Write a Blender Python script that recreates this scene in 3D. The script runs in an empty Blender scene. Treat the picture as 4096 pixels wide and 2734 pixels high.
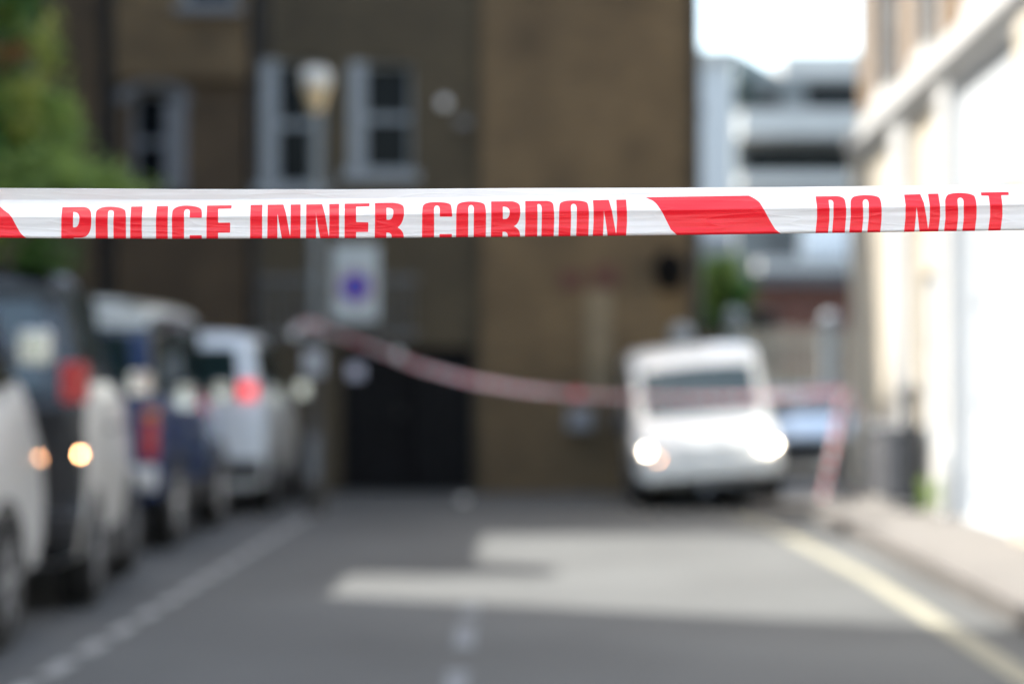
import bpy, bmesh, math, random
import numpy as np
from mathutils import Vector, Matrix, noise
R = math.radians
random.seed(7)
# ------------------------------------------------------------------ camera, world, sun, exposure
sc = bpy.context.scene
CAMH, PITCH, LENS = 1.32, R(1.45), 70.0
cam = bpy.data.cameras.new('camera'); camo = bpy.data.objects.new('camera', cam)
sc.collection.objects.link(camo); sc.camera = camo
camo.location = (0, 0, CAMH); camo.rotation_euler = (R(90) + PITCH, 0, 0)
cam.lens = LENS; cam.sensor_width = 36; cam.clip_start = 0.05; cam.clip_end = 600
cam.dof.use_dof = True; cam.dof.focus_distance = 1.99; cam.dof.aperture_fstop = 2.45; cam.dof.aperture_blades = 9
cam.dof.aperture_rotation = R(10)
SUN_EL, SUN_AZ = R(62), math.atan2(0.43, -0.90)      # azimuth of the direction TO the sun (x,y)
w = bpy.data.worlds.new('World'); sc.world = w; w.use_nodes = True
nt = w.node_tree; nt.nodes.clear()
sky = nt.nodes.new('ShaderNodeTexSky'); sky.sky_type = 'NISHITA'; sky.sun_disc = False
sky.sun_elevation = SUN_EL; sky.sun_rotation = R(90) - SUN_AZ; sky.air_density = 1.0; sky.dust_density = 2.5; sky.ozone_density = 1.0
bg = nt.nodes.new('ShaderNodeBackground'); bg.inputs[1].default_value = 0.12
wo = nt.nodes.new('ShaderNodeOutputWorld')
tint = nt.nodes.new('ShaderNodeMix'); tint.data_type = 'RGBA'; tint.blend_type = 'MULTIPLY'; tint.inputs[0].default_value = 1; tint.inputs[7].default_value = (1.06, 1.0, .87, 1)
nt.links.new(sky.outputs[0], tint.inputs[6]); nt.links.new(tint.outputs[2], bg.inputs[0]); nt.links.new(bg.outputs[0], wo.inputs[0])
sl = bpy.data.lights.new('sun', 'SUN'); so = bpy.data.objects.new('sun', sl); sc.collection.objects.link(so)
sl.energy = 2.0; sl.angle = R(0.5); sl.color = (1.0, 0.95, 0.87)
sdir = Vector((math.cos(SUN_AZ) * math.cos(SUN_EL), math.sin(SUN_AZ) * math.cos(SUN_EL), math.sin(SUN_EL)))
so.rotation_euler = sdir.to_track_quat('Z', 'Y').to_euler()
sc.view_settings.view_transform = 'Standard'; sc.view_settings.look = 'None'
sc.view_settings.gamma = 1; sc.view_settings.exposure = 2.72
sc.cycles.use_denoising = True
sc.cycles.max_bounces = 8
sc.cycles.sample_clamp_indirect = 6

# ------------------------------------------------------------------ helpers
COL = sc.collection
def srgb(r, g, b): return tuple(((c / 255) / 12.92 if c / 255 < .04045 else ((c / 255 + .055) / 1.055) ** 2.4) for c in (r, g, b))
MATS = {}
def mat(name, col, rough=.6, metal=0.0, var=.15, scale=6.0, bump=0.0, coat=0.0, emit=None, estr=0, brick=None, spec=.5, trans=0.0, stretch=None):
    if name in MATS: return MATS[name]
    m = bpy.data.materials.new(name); m.use_nodes = True; MATS[name] = m
    n = m.node_tree.nodes; l = m.node_tree.links; p = n['Principled BSDF']
    p.inputs['Roughness'].default_value = rough; p.inputs['Metallic'].default_value = metal
    p.inputs['Specular IOR Level'].default_value = spec
    if coat: p.inputs['Coat Weight'].default_value = coat; p.inputs['Coat Roughness'].default_value = .05
    if emit: p.inputs['Emission Color'].default_value = (*emit, 1); p.inputs['Emission Strength'].default_value = estr
    if trans: p.inputs['Transmission Weight'].default_value = trans
    tc = n.new('ShaderNodeTexCoord')
    src = tc.outputs['Object']
    if stretch:
        mp = n.new('ShaderNodeMapping'); mp.inputs['Scale'].default_value = stretch; l.new(src, mp.inputs[0]); src = mp.outputs[0]
    nz = n.new('ShaderNodeTexNoise'); nz.inputs['Scale'].default_value = scale; nz.inputs['Detail'].default_value = 6
    l.new(src, nz.inputs['Vector'])
    mr = n.new('ShaderNodeMapRange'); mr.inputs['From Min'].default_value = .3; mr.inputs['From Max'].default_value = .7
    mr.inputs['To Min'].default_value = 1 - var; mr.inputs['To Max'].default_value = 1 + var
    l.new(nz.outputs[0], mr.inputs[0])
    mx = n.new('ShaderNodeMix'); mx.data_type = 'RGBA'; mx.blend_type = 'MULTIPLY'; mx.inputs[0].default_value = 1
    mx.inputs[6].default_value = (*col, 1)
    l.new(mr.outputs[0], mx.inputs[7]); l.new(mx.outputs[2], p.inputs['Base Color'])
    if brick:
        sp = n.new('ShaderNodeSeparateXYZ'); l.new(tc.outputs['Object'], sp.inputs[0])
        ad = n.new('ShaderNodeMath'); l.new(sp.outputs[0], ad.inputs[0]); l.new(sp.outputs[1], ad.inputs[1])
        cb = n.new('ShaderNodeCombineXYZ'); l.new(ad.outputs[0], cb.inputs[0]); l.new(sp.outputs[2], cb.inputs[1])
        br = n.new('ShaderNodeTexBrick'); br.inputs['Scale'].default_value = 1
        br.inputs['Brick Width'].default_value = .225; br.inputs['Row Height'].default_value = .075; br.inputs['Mortar Size'].default_value = .006
        c1, c2, mo = brick
        br.inputs['Color1'].default_value = (*c1, 1); br.inputs['Color2'].default_value = (*c2, 1); br.inputs['Mortar'].default_value = (*mo, 1)
        br.inputs['Bias'].default_value = 0
        l.new(cb.outputs[0], br.inputs[0])
        mt = n.new('ShaderNodeMix'); mt.data_type = 'RGBA'; mt.blend_type = 'MULTIPLY'; mt.inputs[0].default_value = 1; mt.inputs[7].default_value = (*col, 1)
        l.new(br.outputs[0], mt.inputs[6]); l.new(mt.outputs[2], mx.inputs[6])
        bp = n.new('ShaderNodeBump'); bp.inputs['Strength'].default_value = .4; bp.inputs['Distance'].default_value = .01; bp.invert = True
        l.new(br.outputs[1], bp.inputs['Height']); l.new(bp.outputs[0], p.inputs['Normal'])
    elif bump:
        n2 = n.new('ShaderNodeTexNoise'); n2.inputs['Scale'].default_value = scale * 25; n2.inputs['Detail'].default_value = 4
        l.new(tc.outputs['Object'], n2.inputs['Vector'])
        bp = n.new('ShaderNodeBump'); bp.inputs['Strength'].default_value = bump; bp.inputs['Distance'].default_value = .01
        l.new(n2.outputs[0], bp.inputs['Height']); l.new(bp.outputs[0], p.inputs['Normal'])
    return m

class MB:                                     # collects shapes into one mesh
    def __init__(s): s.v = []; s.f = []; s.mi = []; s.cur = 0
    def add(s, vs, fs):
        o = len(s.v); s.v += [tuple(p) for p in vs]; s.f += [tuple(i + o for i in f) for f in fs]; s.mi += [s.cur] * len(fs)
    def box(s, x0, x1, y0, y1, z0, z1):
        s.add([(x0, y0, z0), (x1, y0, z0), (x1, y1, z0), (x0, y1, z0), (x0, y0, z1), (x1, y0, z1), (x1, y1, z1), (x0, y1, z1)],
              [(0, 3, 2, 1), (4, 5, 6, 7), (0, 1, 5, 4), (1, 2, 6, 5), (2, 3, 7, 6), (3, 0, 4, 7)])
    def tube(s, pts, r, n=10, caps=True):
        pts = [Vector(p) for p in pts]; rs = r if isinstance(r, (list, tuple)) else [r] * len(pts)
        vs = []; 
        for i, p in enumerate(pts):
            d = (pts[min(i + 1, len(pts) - 1)] - pts[max(i - 1, 0)]).normalized()
            a = d.orthogonal().normalized() if abs(d.z) < .99 else Vector((1, 0, 0))
            if abs(d.z) < .99: a = d.cross(Vector((0, 0, 1))).normalized()
            b = d.cross(a)
            for k in range(n):
                t = 2 * math.pi * k / n; vs.append(p + (a * math.cos(t) + b * math.sin(t)) * rs[i])
        fs = [(i * n + k, i * n + (k + 1) % n, (i + 1) * n + (k + 1) % n, (i + 1) * n + k) for i in range(len(pts) - 1) for k in range(n)]
        if caps: fs += [tuple(range(n))[::-1], tuple(range((len(pts) - 1) * n, len(pts) * n))]
        s.add(vs, fs)
    def lathe(s, prof, c=(0, 0, 0), n=20, axis='Z', sx=1, sy=1, off=0):          # prof: (radius, height)
        vs = []; c = Vector(c)
        for r, h in prof:
            for k in range(n):
                t = 2 * math.pi * (k + off) / n; x, y = r * math.cos(t) * sx, r * math.sin(t) * sy
                vs.append(c + (Vector((x, y, h)) if axis == 'Z' else Vector((h, x, y)) if axis == 'X' else Vector((x, h, y))))
        m = len(prof)
        fs = [(i * n + k, i * n + (k + 1) % n, (i + 1) * n + (k + 1) % n, (i + 1) * n + k) for i in range(m - 1) for k in range(n)]
        fs += [tuple(range(n))[::-1], tuple(range((m - 1) * n, m * n))]
        s.add(vs, fs)
    def build(s, name, m, parent=None, smooth=False, bevel=0):
        me = bpy.data.meshes.new(name); me.from_pydata(s.v, [], s.f)
        for mm in (m if isinstance(m, (list, tuple)) else [m]): me.materials.append(mm)
        me.polygons.foreach_set('material_index', s.mi)
        me.update(); me.validate()
        bm = bmesh.new(); bm.from_mesh(me); bmesh.ops.recalc_face_normals(bm, faces=bm.faces); bm.to_mesh(me); bm.free()
        o = bpy.data.objects.new(name, me); COL.objects.link(o); o.parent = parent
        if smooth:
            me.shade_smooth()
            if smooth == 'angle': me.set_sharp_from_angle(angle=R(38))
        if bevel:
            b = o.modifiers.new('bevel', 'BEVEL'); b.width = bevel; b.segments = 2; b.limit_method = 'ANGLE'; b.angle_limit = R(28)
        return o
def tag(o, label=None, cat=None, group=None, kind=None):
    if label: o['label'] = label
    if cat: o['category'] = cat
    if group: o['group'] = group
    if kind: o['kind'] = kind
    return o
def thing(name, loc, rz, label, cat, group=None):
    o = bpy.data.objects.new(name, None); COL.objects.link(o); o.location = loc; o.rotation_euler = (0, 0, rz)
    return tag(o, label, cat, group)
def bx(name, m, parent, *b, bevel=0):
    q = MB(); q.box(*b); return q.build(name, m, parent, bevel=bevel)

# materials
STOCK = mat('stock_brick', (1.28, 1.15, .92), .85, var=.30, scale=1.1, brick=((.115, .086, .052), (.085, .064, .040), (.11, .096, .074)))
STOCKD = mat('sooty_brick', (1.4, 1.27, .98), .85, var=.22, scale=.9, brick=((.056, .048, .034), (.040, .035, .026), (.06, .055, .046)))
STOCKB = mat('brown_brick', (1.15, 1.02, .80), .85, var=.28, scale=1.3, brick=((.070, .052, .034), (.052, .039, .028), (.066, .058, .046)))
TAN = mat('tan_brick', (1, 1, 1), .85, var=.12, scale=1.5, brick=((.215, .150, .092), (.18, .125, .078), (.21, .18, .14)))
REDB = mat('red_brick', (1, 1, 1), .85, var=.15, scale=2, brick=((.12, .045, .032), (.085, .034, .026), (.10, .07, .06)))
STUCCO = mat('white_stucco', (.60, .61, .61), .6, var=.05, scale=1.5)
STUCCOB = mat('skylit_white', (.56, .60, .64), .5, var=.05, scale=1.5)  # bluish tone of skylit shade put into the white
CREAM = mat('cream_stucco', (.58, .535, .45), .6, var=.06, scale=1.5)
WPAINT = mat('white_painted_wood', (.26, .29, .31), .45, var=.08, scale=8)
GPAINT = mat('grey_window_frame', (.15, .16, .175), .5, var=.08, scale=8)
GLASS = mat('window_glass', (.006, .008, .010), .12, var=.1, scale=2, spec=.06)
SLATE = mat('slate_roof', (.07, .075, .085), .7, var=.2, scale=3)
BLACKP = mat('black_paint', (.012, .012, .014), .35, var=.2, scale=5)
GATEP = mat('black_gate_wood', (.005, .005, .006), .9, spec=.2, var=.3, scale=5)
STONE = mat('grey_stone', (.34, .33, .31), .8, var=.12, scale=5)
LEAD = mat('lead_grey', (.16, .17, .18), .5, var=.15)
TYRE = mat('tyre_rubber', (.012, .012, .012), .85, var=.2)
RIM = mat('alloy_rim', (.42, .43, .45), .3, metal=.6, var=.1)
CARGL = mat('car_glass', (.015, .03, .032), .04, var=.05, spec=.8)
CHROME = mat('bumper_chrome', (.75, .76, .78), .12, metal=1, var=.05)
PLAST = mat('black_plastic', (.02, .02, .022), .5, var=.15)
REDL = mat('tail_lamp_red', (.55, .015, .012), .15, var=.1, coat=.5)
REDLIT = mat('tail_lamp_lit', (.6, .02, .02), .15, var=.1, emit=(1, .06, .05), estr=.25)
AMBER = mat('amber_glint_glow', (.7, .25, .05), .2, var=.1, emit=(1, .46, .20), estr=8)  # emission added where amber glints sit on the lamps
CLEARL = mat('clear_lamp', (.55, .56, .58), .1, metal=.4, var=.1, coat=.6)
PLATEY = mat('yellow_plate', (.55, .42, .05), .4, var=.05)
PLATEW = mat('white_plate', (.6, .6, .58), .4, var=.05)

# ------------------------------------------------------------------ ground, road, pavements
fx = lambda y: 3.593 + .038 * y                      # right facade line
kx = lambda y: 2.50 + .032 * y                       # right kerb line
def sheet(name, pts, z, m, thick=0.0):
    q = MB(); n = len(pts)
    if thick:
        q.add([(x, y, z) for x, y in pts] + [(x, y, z - thick) for x, y in pts],
              [tuple(range(n))] + [(i, i + n, (i + 1) % n + n, (i + 1) % n) for i in range(n)])
    else: q.add([(x, y, z) for x, y in pts], [tuple(range(n))])
    return tag(q.build(name, m), kind='structure')
def asphalt(name, c, c2):
    m = mat(name, c, .82, var=.24, scale=.55, bump=.35)
    return m
sheet('ground', [(-300, -80), (300, -80), (300, 500), (-300, 500)], -.02, mat('far_ground', (.10, .10, .095), .9, var=.2, scale=.3))
ASPH = asphalt('asphalt', (.064, .0685, .069), None)
sheet('road', [(-4.42, -14), (3.4, -14), (3.4, 21), (9, 24), (16, 27), (16, 34), (-10, 34), (-10, 26), (-4.42, 26)], 0, ASPH)
PAVE = mat('paving', (.112, .107, .100), .8, var=.12, scale=1.7, bump=.2)
KERB = mat('kerb_stone', (.10, .094, .088), .8, var=.15, scale=4, bump=.2)
def kerb_pt(y): return kx(y) if y < 21.0 else kx(21.0) + (2.62 - kx(21.0)) * min(1, (y - 21.0) / .8)
ys = [-14 + .5 * i for i in range(71)] + [21.4, 21.8, 22.5, 24, 25.5, 26.2]
ys = sorted(set(y for y in ys if y <= 26.2))
q = MB()
pin = [(kerb_pt(y) + .15, y) for y in ys]; pout = [(kerb_pt(y), y) for y in ys]
for i in range(len(ys) - 1):
    a, b, c, d = pout[i], pin[i], pin[i + 1], pout[i + 1]
    q.add([(a[0], a[1], .125), (b[0], b[1], .125), (c[0], c[1], .125), (d[0], d[1], .125),
           (a[0] - .015, a[1], -.01), (b[0], b[1], -.01), (c[0], c[1], -.01), (d[0] - .015, d[1], -.01)],
          [(0, 1, 2, 3), (0, 3, 7, 4), (1, 2, 6, 5)])
tag(q.build('right_kerb', KERB), kind='structure')
sheet('right_pavement', [(x, y) for x, y in pin] + [(fx(26.2) + .5, 26.2), (fx(-14) + .5, -14)], .12, PAVE, .14)
sheet('left_pavement', [(-6.2, -14), (-4.57, -14), (-4.57, 26), (-6.2, 26)], .12, PAVE, .14)
q = MB(); q.box(-4.57, -4.42, -14, 26, -.01, .125); tag(q.build('left_kerb', KERB), kind='structure')
LINEW = mat('worn_white_line', (.26, .27, .265), .8, var=.3, scale=9)
LINEW2 = mat('worn_centre_line', (.14, .155, .17), .8, var=.35, scale=7)
LINEY = mat('pale_yellow_line', (.20, .196, .15), .8, var=.2, scale=9)
q = MB()
y = 6.2
while y < 21.5:                                        # dashed parking-bay edge
    q.add([(-2.22, y, .004), (-2.12, y, .004), (-2.12, y + .5, .004), (-2.22, y + .5, .004)], [(0, 1, 2, 3)]); y += .78
tag(q.build('parking_bay_marking', LINEW), kind='structure')
q = MB()
for a, b in ((4, 6.3), (8.3, 9.5), (10.3, 11.4), (11.9, 12.4)):
    q.add([(-.31, a, .004), (-.20, a, .004), (-.20, b, .004), (-.31, b, .004)], [(0, 1, 2, 3)])
tag(q.build('centre_line_marking', LINEW2), kind='structure')
q = MB(); yy = [-12 + i for i in range(34)]
for a, b in zip(yy, yy[1:]):
    fa, fb = kx(a) - .50, kx(b) - .50
    fa -= .03 * max(0, a - 14); fb -= .03 * max(0, b - 14)
    if a > 19: fb -= .15 * (b - 19) * .5; fa -= .15 * max(0, a - 19) * .5
    q.add([(fa, a, .004), (fa + .15, a, .004), (fb + .15, b, .004), (fb, b, .004)], [(0, 1, 2, 3)])
tag(q.build('yellow_line_marking', LINEY), kind='structure')

# ------------------------------------------------------------------ building parts (local frame: front faces -y)
def wall_mesh(q, x0, x1, z0, z1, y0, th, holes):
    xs = sorted({x0, x1, *[v for h in holes for v in h[:2]]}); zs = sorted({z0, z1, *[v for h in holes for v in h[2:]]})
    xs = [v for v in xs if x0 <= v <= x1]; zs = [v for v in zs if z0 <= v <= z1]
    solid = lambda i, j: 0 <= i < len(xs) - 1 and 0 <= j < len(zs) - 1 and not any(
        h[0] <= (xs[i] + xs[i + 1]) / 2 <= h[1] and h[2] <= (zs[j] + zs[j + 1]) / 2 <= h[3] for h in holes)
    y1 = y0 + th
    for i in range(len(xs) - 1):
        for j in range(len(zs) - 1):
            if not solid(i, j): continue
            a, b, c, d = xs[i], xs[i + 1], zs[j], zs[j + 1]
            q.add([(a, y0, c), (b, y0, c), (b, y0, d), (a, y0, d)], [(0, 1, 2, 3)])
            q.add([(a, y1, c), (b, y1, c), (b, y1, d), (a, y1, d)], [(3, 2, 1, 0)])
            if not solid(i - 1, j): q.add([(a, y0, c), (a, y1, c), (a, y1, d), (a, y0, d)], [(0, 3, 2, 1)])
            if not solid(i + 1, j): q.add([(b, y0, c), (b, y1, c), (b, y1, d), (b, y0, d)], [(0, 1, 2, 3)])
            if not solid(i, j - 1): q.add([(a, y0, c), (b, y0, c), (b, y1, c), (a, y1, c)], [(0, 1, 2, 3)])
            if not solid(i, j + 1): q.add([(a, y0, d), (b, y0, d), (b, y1, d), (a, y1, d)], [(3, 2, 1, 0)])
def window(parent, x0, x1, z0, z1, y, frame=WPAINT, fw=.07, sill=True, surround=None, mids=1, depth=.22, sillm=None):
    q = MB(); d0, d1 = y + depth - .06, y + depth
    q.box(x0 + .003, x0 + fw, d0, d1, z0 + .003, z1 - .003); q.box(x1 - fw, x1 - .003, d0, d1, z0 + .003, z1 - .003)
    q.box(x0 + fw, x1 - fw, d0, d1, z0 + .003, z0 + fw); q.box(x0 + fw, x1 - fw, d0, d1, z1 - fw, z1 - .003)
    for k in range(mids):
        zm = z0 + (z1 - z0) * (k + 1) / (mids + 1); q.box(x0 + fw, x1 - fw, d0 + .003, d1 - .003, zm - .045, zm + .045)
    fr = q.build('window', frame, parent)
    bx('pane', GLASS, fr, x0 + fw, x1 - fw, d0 + .03, d0 + .04, z0 + fw, z1 - fw)
    if sill: bx('sill', sillm or STONE, fr, x0 - .1, x1 + .1, y - .10, y + depth - .065, z0 - .14, z0 - .004)
    if surround:
        q = MB(); a = .16
        q.box(x0 - a, x0, y - .035, y - .002, z0, z1 + a); q.box(x1, x1 + a, y - .035, y - .002, z0, z1 + a); q.box(x0, x1, y - .035, y - .002, z1, z1 + a)
        q.build('surround', surround, fr)
    return fr
def simple_house(name, loc, rz, W, H, D, wm, label, cat, gf=None, group=None, seed=0):
    t = thing(name, loc, rz, label, cat, group)
    holes = []; doors = []
    nb = max(2, int(W / 2.6)); bw = W / nb
    nf = max(1, int(H / 3.1)); fh = H / nf
    for f in range(nf):
        for b in range(nb):
            cx = bw * (b + .5)
            if f == 0 and b == 0: doors.append((cx - .48, cx + .48, .14, 2.35)); holes.append(doors[-1])
            else: holes.append((cx - .5, cx + .5, f * fh + 1.0, f * fh + min(2.6, fh - .4)))
    q = MB(); wall_mesh(q, 0, W, 0, H, 0, .3, holes); q.box(.002, .3, .3, D, 0, H - .002); q.box(W - .3, W - .002, .3, D, 0, H - .002); q.box(.3, W - .3, D - .3, D, 0, H - .002)
    q.build('wall', wm, t)
    for h in holes:
        if h in doors:
            d = bx('door', BLACKP, t, h[0] + .003, h[1] - .003, .12, .17, h[2], h[3] - .003)
            bx('handle', CHROME, d, h[1] - .14, h[1] - .10, .08, .12, 1.05, 1.15)
        else: window(t, *h, 0)
    q = MB(); q.box(-.1, W + .1, -.14, -.003, H - .35, H - .1); q.build('cornice', STUCCO, t)
    q = MB(); q.add([(-.1, -.2, H + .002), (W + .1, -.2, H + .002), (W + .1, D + .2, H + .002), (-.1, D + .2, H + .002), (-.1, D * .5, H + .8), (W + .1, D * .5, H + .8)],
                    [(0, 1, 5, 4), (2, 3, 4, 5), (1, 2, 5), (3, 0, 4), (0, 3, 2, 1)])
    rf = q.build('roof', SLATE, t)
    if W > 3:
        for cx_ in (W * .12, W * .88):
            q = MB(); q.box(cx_ - .35, cx_ + .35, .4, 1.3, H + .05, H + 2.5); [q.lathe([(.10, H + 2.5), (.11, H + 3.0)], (cx_ + dx, .85, 0), 10) for dx in (-.2, .2)]; q.build('shade_chimney', wm, rf)  # chimneys added so their shadows break the edge of the sunlit road
    return t
# left side of the street (unseen houses, heights and ends set to shade the road)
simple_house('terraced_house', (-6, 2.9, 0), R(90), 12.4, 18.5, 8, STOCK, 'tall yellow brick terrace along the left pavement, nearest the camera', 'house')
simple_house('terraced_house', (-6, 15.35, 0), R(90), 1.9, 9.6, 8, STOCK, 'unseen low narrow house added to notch the road shade on the left', 'house')
simple_house('terraced_house', (-6, 17.3, 0), R(90), 5.5, 11.5, 8, STOCKB, 'brown brick house, lower than its neighbours, behind the parked cars', 'house')
simple_house('terraced_house', (-6, 22.9, 0), R(90), 3.1, 18.2, 8, STOCKD, 'narrow tall sooty brick house at the far left corner', 'house')

# ------------------------------------------------------------------ the brick building across the end of the street
t = thing('brick_building', (0, 26.4, 0), 0, 'dark yellow-brown brick building closing the end of the street, black gate in it', 'building')
Z = lambda Y, d=26.4: CAMH + (900 - Y) * d / 4568
X = lambda px, d=26.4: (px - 1174.5) * d / 4568
H = 18  # left block's unseen upper height, raised to shade the van
gate_h = (X(782), X(1085), 0, Z(795))
HR = 9.2
q = MB(); wall_mesh(q, X(1103), 2.45, 0, HR, -.12, .4, []); q.box(2.05, 2.449, .28, 9, 0, HR - .003); q.build('wall', STOCK, t)
c2h = (X(800), X(945), Z(392), Z(140)); c1h = (X(598), X(742), Z(425), Z(135))
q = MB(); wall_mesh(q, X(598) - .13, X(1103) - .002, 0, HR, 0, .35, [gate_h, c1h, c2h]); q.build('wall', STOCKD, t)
b1h = (X(285, 26.1), X(395, 26.1), Z(440), Z(205)); 
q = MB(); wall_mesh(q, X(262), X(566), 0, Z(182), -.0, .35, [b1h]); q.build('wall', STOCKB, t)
q = MB(); wall_mesh(q, X(262), X(566), Z(182) + .003, H, -.14, .4, [(X(420), X(540), Z(10), Z(10) + 1.6)]); q.build('wall', STOCK, t)
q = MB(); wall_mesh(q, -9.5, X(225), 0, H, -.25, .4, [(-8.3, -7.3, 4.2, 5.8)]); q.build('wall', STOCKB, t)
q = MB(); q.box(X(225), X(262), .1, .3, 0, H - .01); q.box(X(566), X(598) - .13, .25, .4, 0, H - .01); q.build('recess', mat('near_black_fill', (.012, .012, .011), .9, var=.3), t)  # near-black strips filling the gaps between wall sections
window(t, *c2h, 0, sillm=WPAINT, fw=.06); window(t, *c1h, 0, sillm=WPAINT, fw=.06); window(t, *b1h, 0, frame=GPAINT, fw=.07, sill=False)
window(t, X(420), X(540), Z(10), Z(10) + 1.6, -.14, sillm=GPAINT); window(t, -8.3, -7.3, 4.2, 5.8, -.25)
for (a, b, zt) in ((c1h[0], c1h[1], c1h[3]), (c2h[0], c2h[1], c2h[3])):
    q = MB(); q.box(a - .0, a + .22, -.012, .15, c1h[2] if a == c1h[0] else c2h[2], zt - .002); q.build('reveal', GPAINT if 0 else WPAINT, t)
# arch of the left window
q = MB(); cx, cz, r0, r1 = (b1h[0] + b1h[1]) / 2, b1h[3] - .05, (b1h[1] - b1h[0]) / 2 + .02, (b1h[1] - b1h[0]) / 2 + .2
for k in range(12):
    a, b = math.pi * k / 12, math.pi * (k + 1) / 12; P = []
    for yy_ in (-.03, -.003):
        for r_, an in ((r0, a), (r1, a), (r1, b), (r0, b)): P.append((cx + r_ * math.cos(an), yy_, cz - .1 + r_ * math.sin(an) * .55))
    q.add(P, [(0, 1, 2, 3), (7, 6, 5, 4), (1, 5, 6, 2), (0, 3, 7, 4), (0, 4, 5, 1), (3, 2, 6, 7)])
q.box(b1h[1] - .16, b1h[1] + .12, -.03, -.003, b1h[2], cz - .1)
q.build('window_arch', GPAINT, t)
q = MB()
q.tube([(X(582), .02, 0), (X(582), .02, H)], .075, 12); q.tube([(X(612), -.06, Z(130)), (X(612), -.06, HR)], .04, 10)
q.build('drainpipe', BLACKP, t, smooth='angle')
q = MB(); q.tube([(X(1596), -.2, 0), (X(1596), -.2, HR)], .06, 12); 
for zz in (1, 3, 5, 7): q.box(X(1596) - .09, X(1596) + .09, -.22, -.12, zz, zz + .06)
q.build('drainpipe', BLACKP, t, smooth='angle')
q = MB(); q.box(X(245) - .05, X(245) + .05, -.02, .09, 0, H); q.build('drainpipe', BLACKP, t)
# gate with two leaves
g = bx('gate', GATEP, t, gate_h[0] + .004, (gate_h[0] + gate_h[1]) / 2 - .004, .10, .15, .02, gate_h[3] - .01)
bx('handle', BLACKP, g, (gate_h[0] + gate_h[1]) / 2 - .12, (gate_h[0] + gate_h[1]) / 2 - .08, .06, .10, 1.0, 1.12)
q = MB(); 
for k in range(5): q.box(gate_h[0] + .06 + k * .16, gate_h[0] + .07 + k * .16, .092, .099, .06, gate_h[3] - .08)
q.build('board_joint', BLACKP, g)
g = bx('gate', GATEP, t, (gate_h[0] + gate_h[1]) / 2 + .004, gate_h[1] - .004, .10, .15, .02, gate_h[3] - .01)
q = MB()
for k in range(5): q.box(gate_h[1] - .06 - k * .16, gate_h[1] - .07 - k * .16 + .02, .092, .099, .06, gate_h[3] - .08)
q.build('board_joint', BLACKP, g)
# spiked railing above the gate
q = MB(); xa, xb = X(600), X(960)
q.box(xa, xb, -.05, -.02, Z(770), Z(770) + .04); q.box(xa, xb, -.05, -.02, Z(645), Z(645) + .04)
k = xa
while k < xb:
    q.tube([(k, -.035, Z(785)), (k, -.035, Z(632)), (k, -.035, Z(622))], [.012, .012, .002], 6); k += .11
q.build('spiked_railing', LEAD, t)
# old blocked doorway, its lintel and meter box
bx('blocked_doorway', mat('pale_brick', (1, 1, 1), .85, var=.2, scale=2, brick=((.25, .195, .115), (.20, .155, .095), (.2, .18, .14))), t, X(1345), X(1402), -.135, -.122, Z(905), Z(668))
q = MB(); q.box(X(1285), X(1338), -.15, -.122, Z(665), Z(622)); q.box(X(1360), X(1418), -.15, -.122, Z(660), Z(612)); q.build('rusty_lintel', REDB, t)
bx('meter_box', mat('meter_grey', (.26, .27, .29), .5), t, X(1300), X(1358), -.26, -.122, Z(985), Z(935), bevel=.01)
bx('meter_box', MATS['meter_grey'], t, X(1400), X(1425), -.22, -.122, Z(975), Z(948), bevel=.01)
q = MB(); q.box(-9.5, X(566), .42, 9, H - .3, H - .004); q.box(X(566) + .003, 2.448, .42, 9, HR - .3, HR - .004); q.build('roof', SLATE, t)
q = MB(); q.box(X(566) - .2, X(566), .42, 9, HR, H - .31); q.box(-9.5, X(566), 9.003, 9.3, 0, H); q.box(X(566) + .003, 2.44, 9.003, 9.3, 0, HR); q.box(-9.5, -9.2, .42, 9, 0, H - .31); q.build('rear_wall', STOCKD, t)
# black bulkhead lantern
wl = thing('wall_lantern', (X(1530), 26.27, Z(625)), 0, 'black lantern on the brick wall above the white van', 'lantern')
q = MB(); q.lathe([(.02, .26), (.14, .21), (.23, .03), (.22, 0), (.15, -.24), (.04, -.27)], (0, -.34, 0), 8); q.build('lantern_body', mat('matt_black_iron', (.004, .004, .004), .9, spec=.1), wl)
q = MB(); q.tube([(0, 0, .1), (0, -.14, .32), (0, -.34, .26)], .018, 8); q.box(-.05, .05, -.02, 0, 0, .2); q.build('bracket', BLACKP, wl)
# alarm box
al = thing('alarm_box', (X(1018), 26.4, Z(236)), 0, 'small round pale alarm box on the brick wall right of the sash window', 'alarm')
q = MB(); q.lathe([(.02, 0), (.065, -.002), (.075, -.04), (.06, -.07), (.02, -.08)], (0, 0, 0), 20, 'Y'); q.build('cover', mat('alarm_white', (.8, .8, .78), .35), al, smooth='angle')
bx('back_plate', LEAD, al, .17, .34, -.05, -.003, -.30, -.20)
# notice on the gate
tag(bx('notice', mat('notice_white', (.62, .62, .72), .5), None, X(798), X(832), 26.482, 26.495, Z(868), Z(835)), 'small pale notice fixed to the black gate', 'notice')

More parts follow.
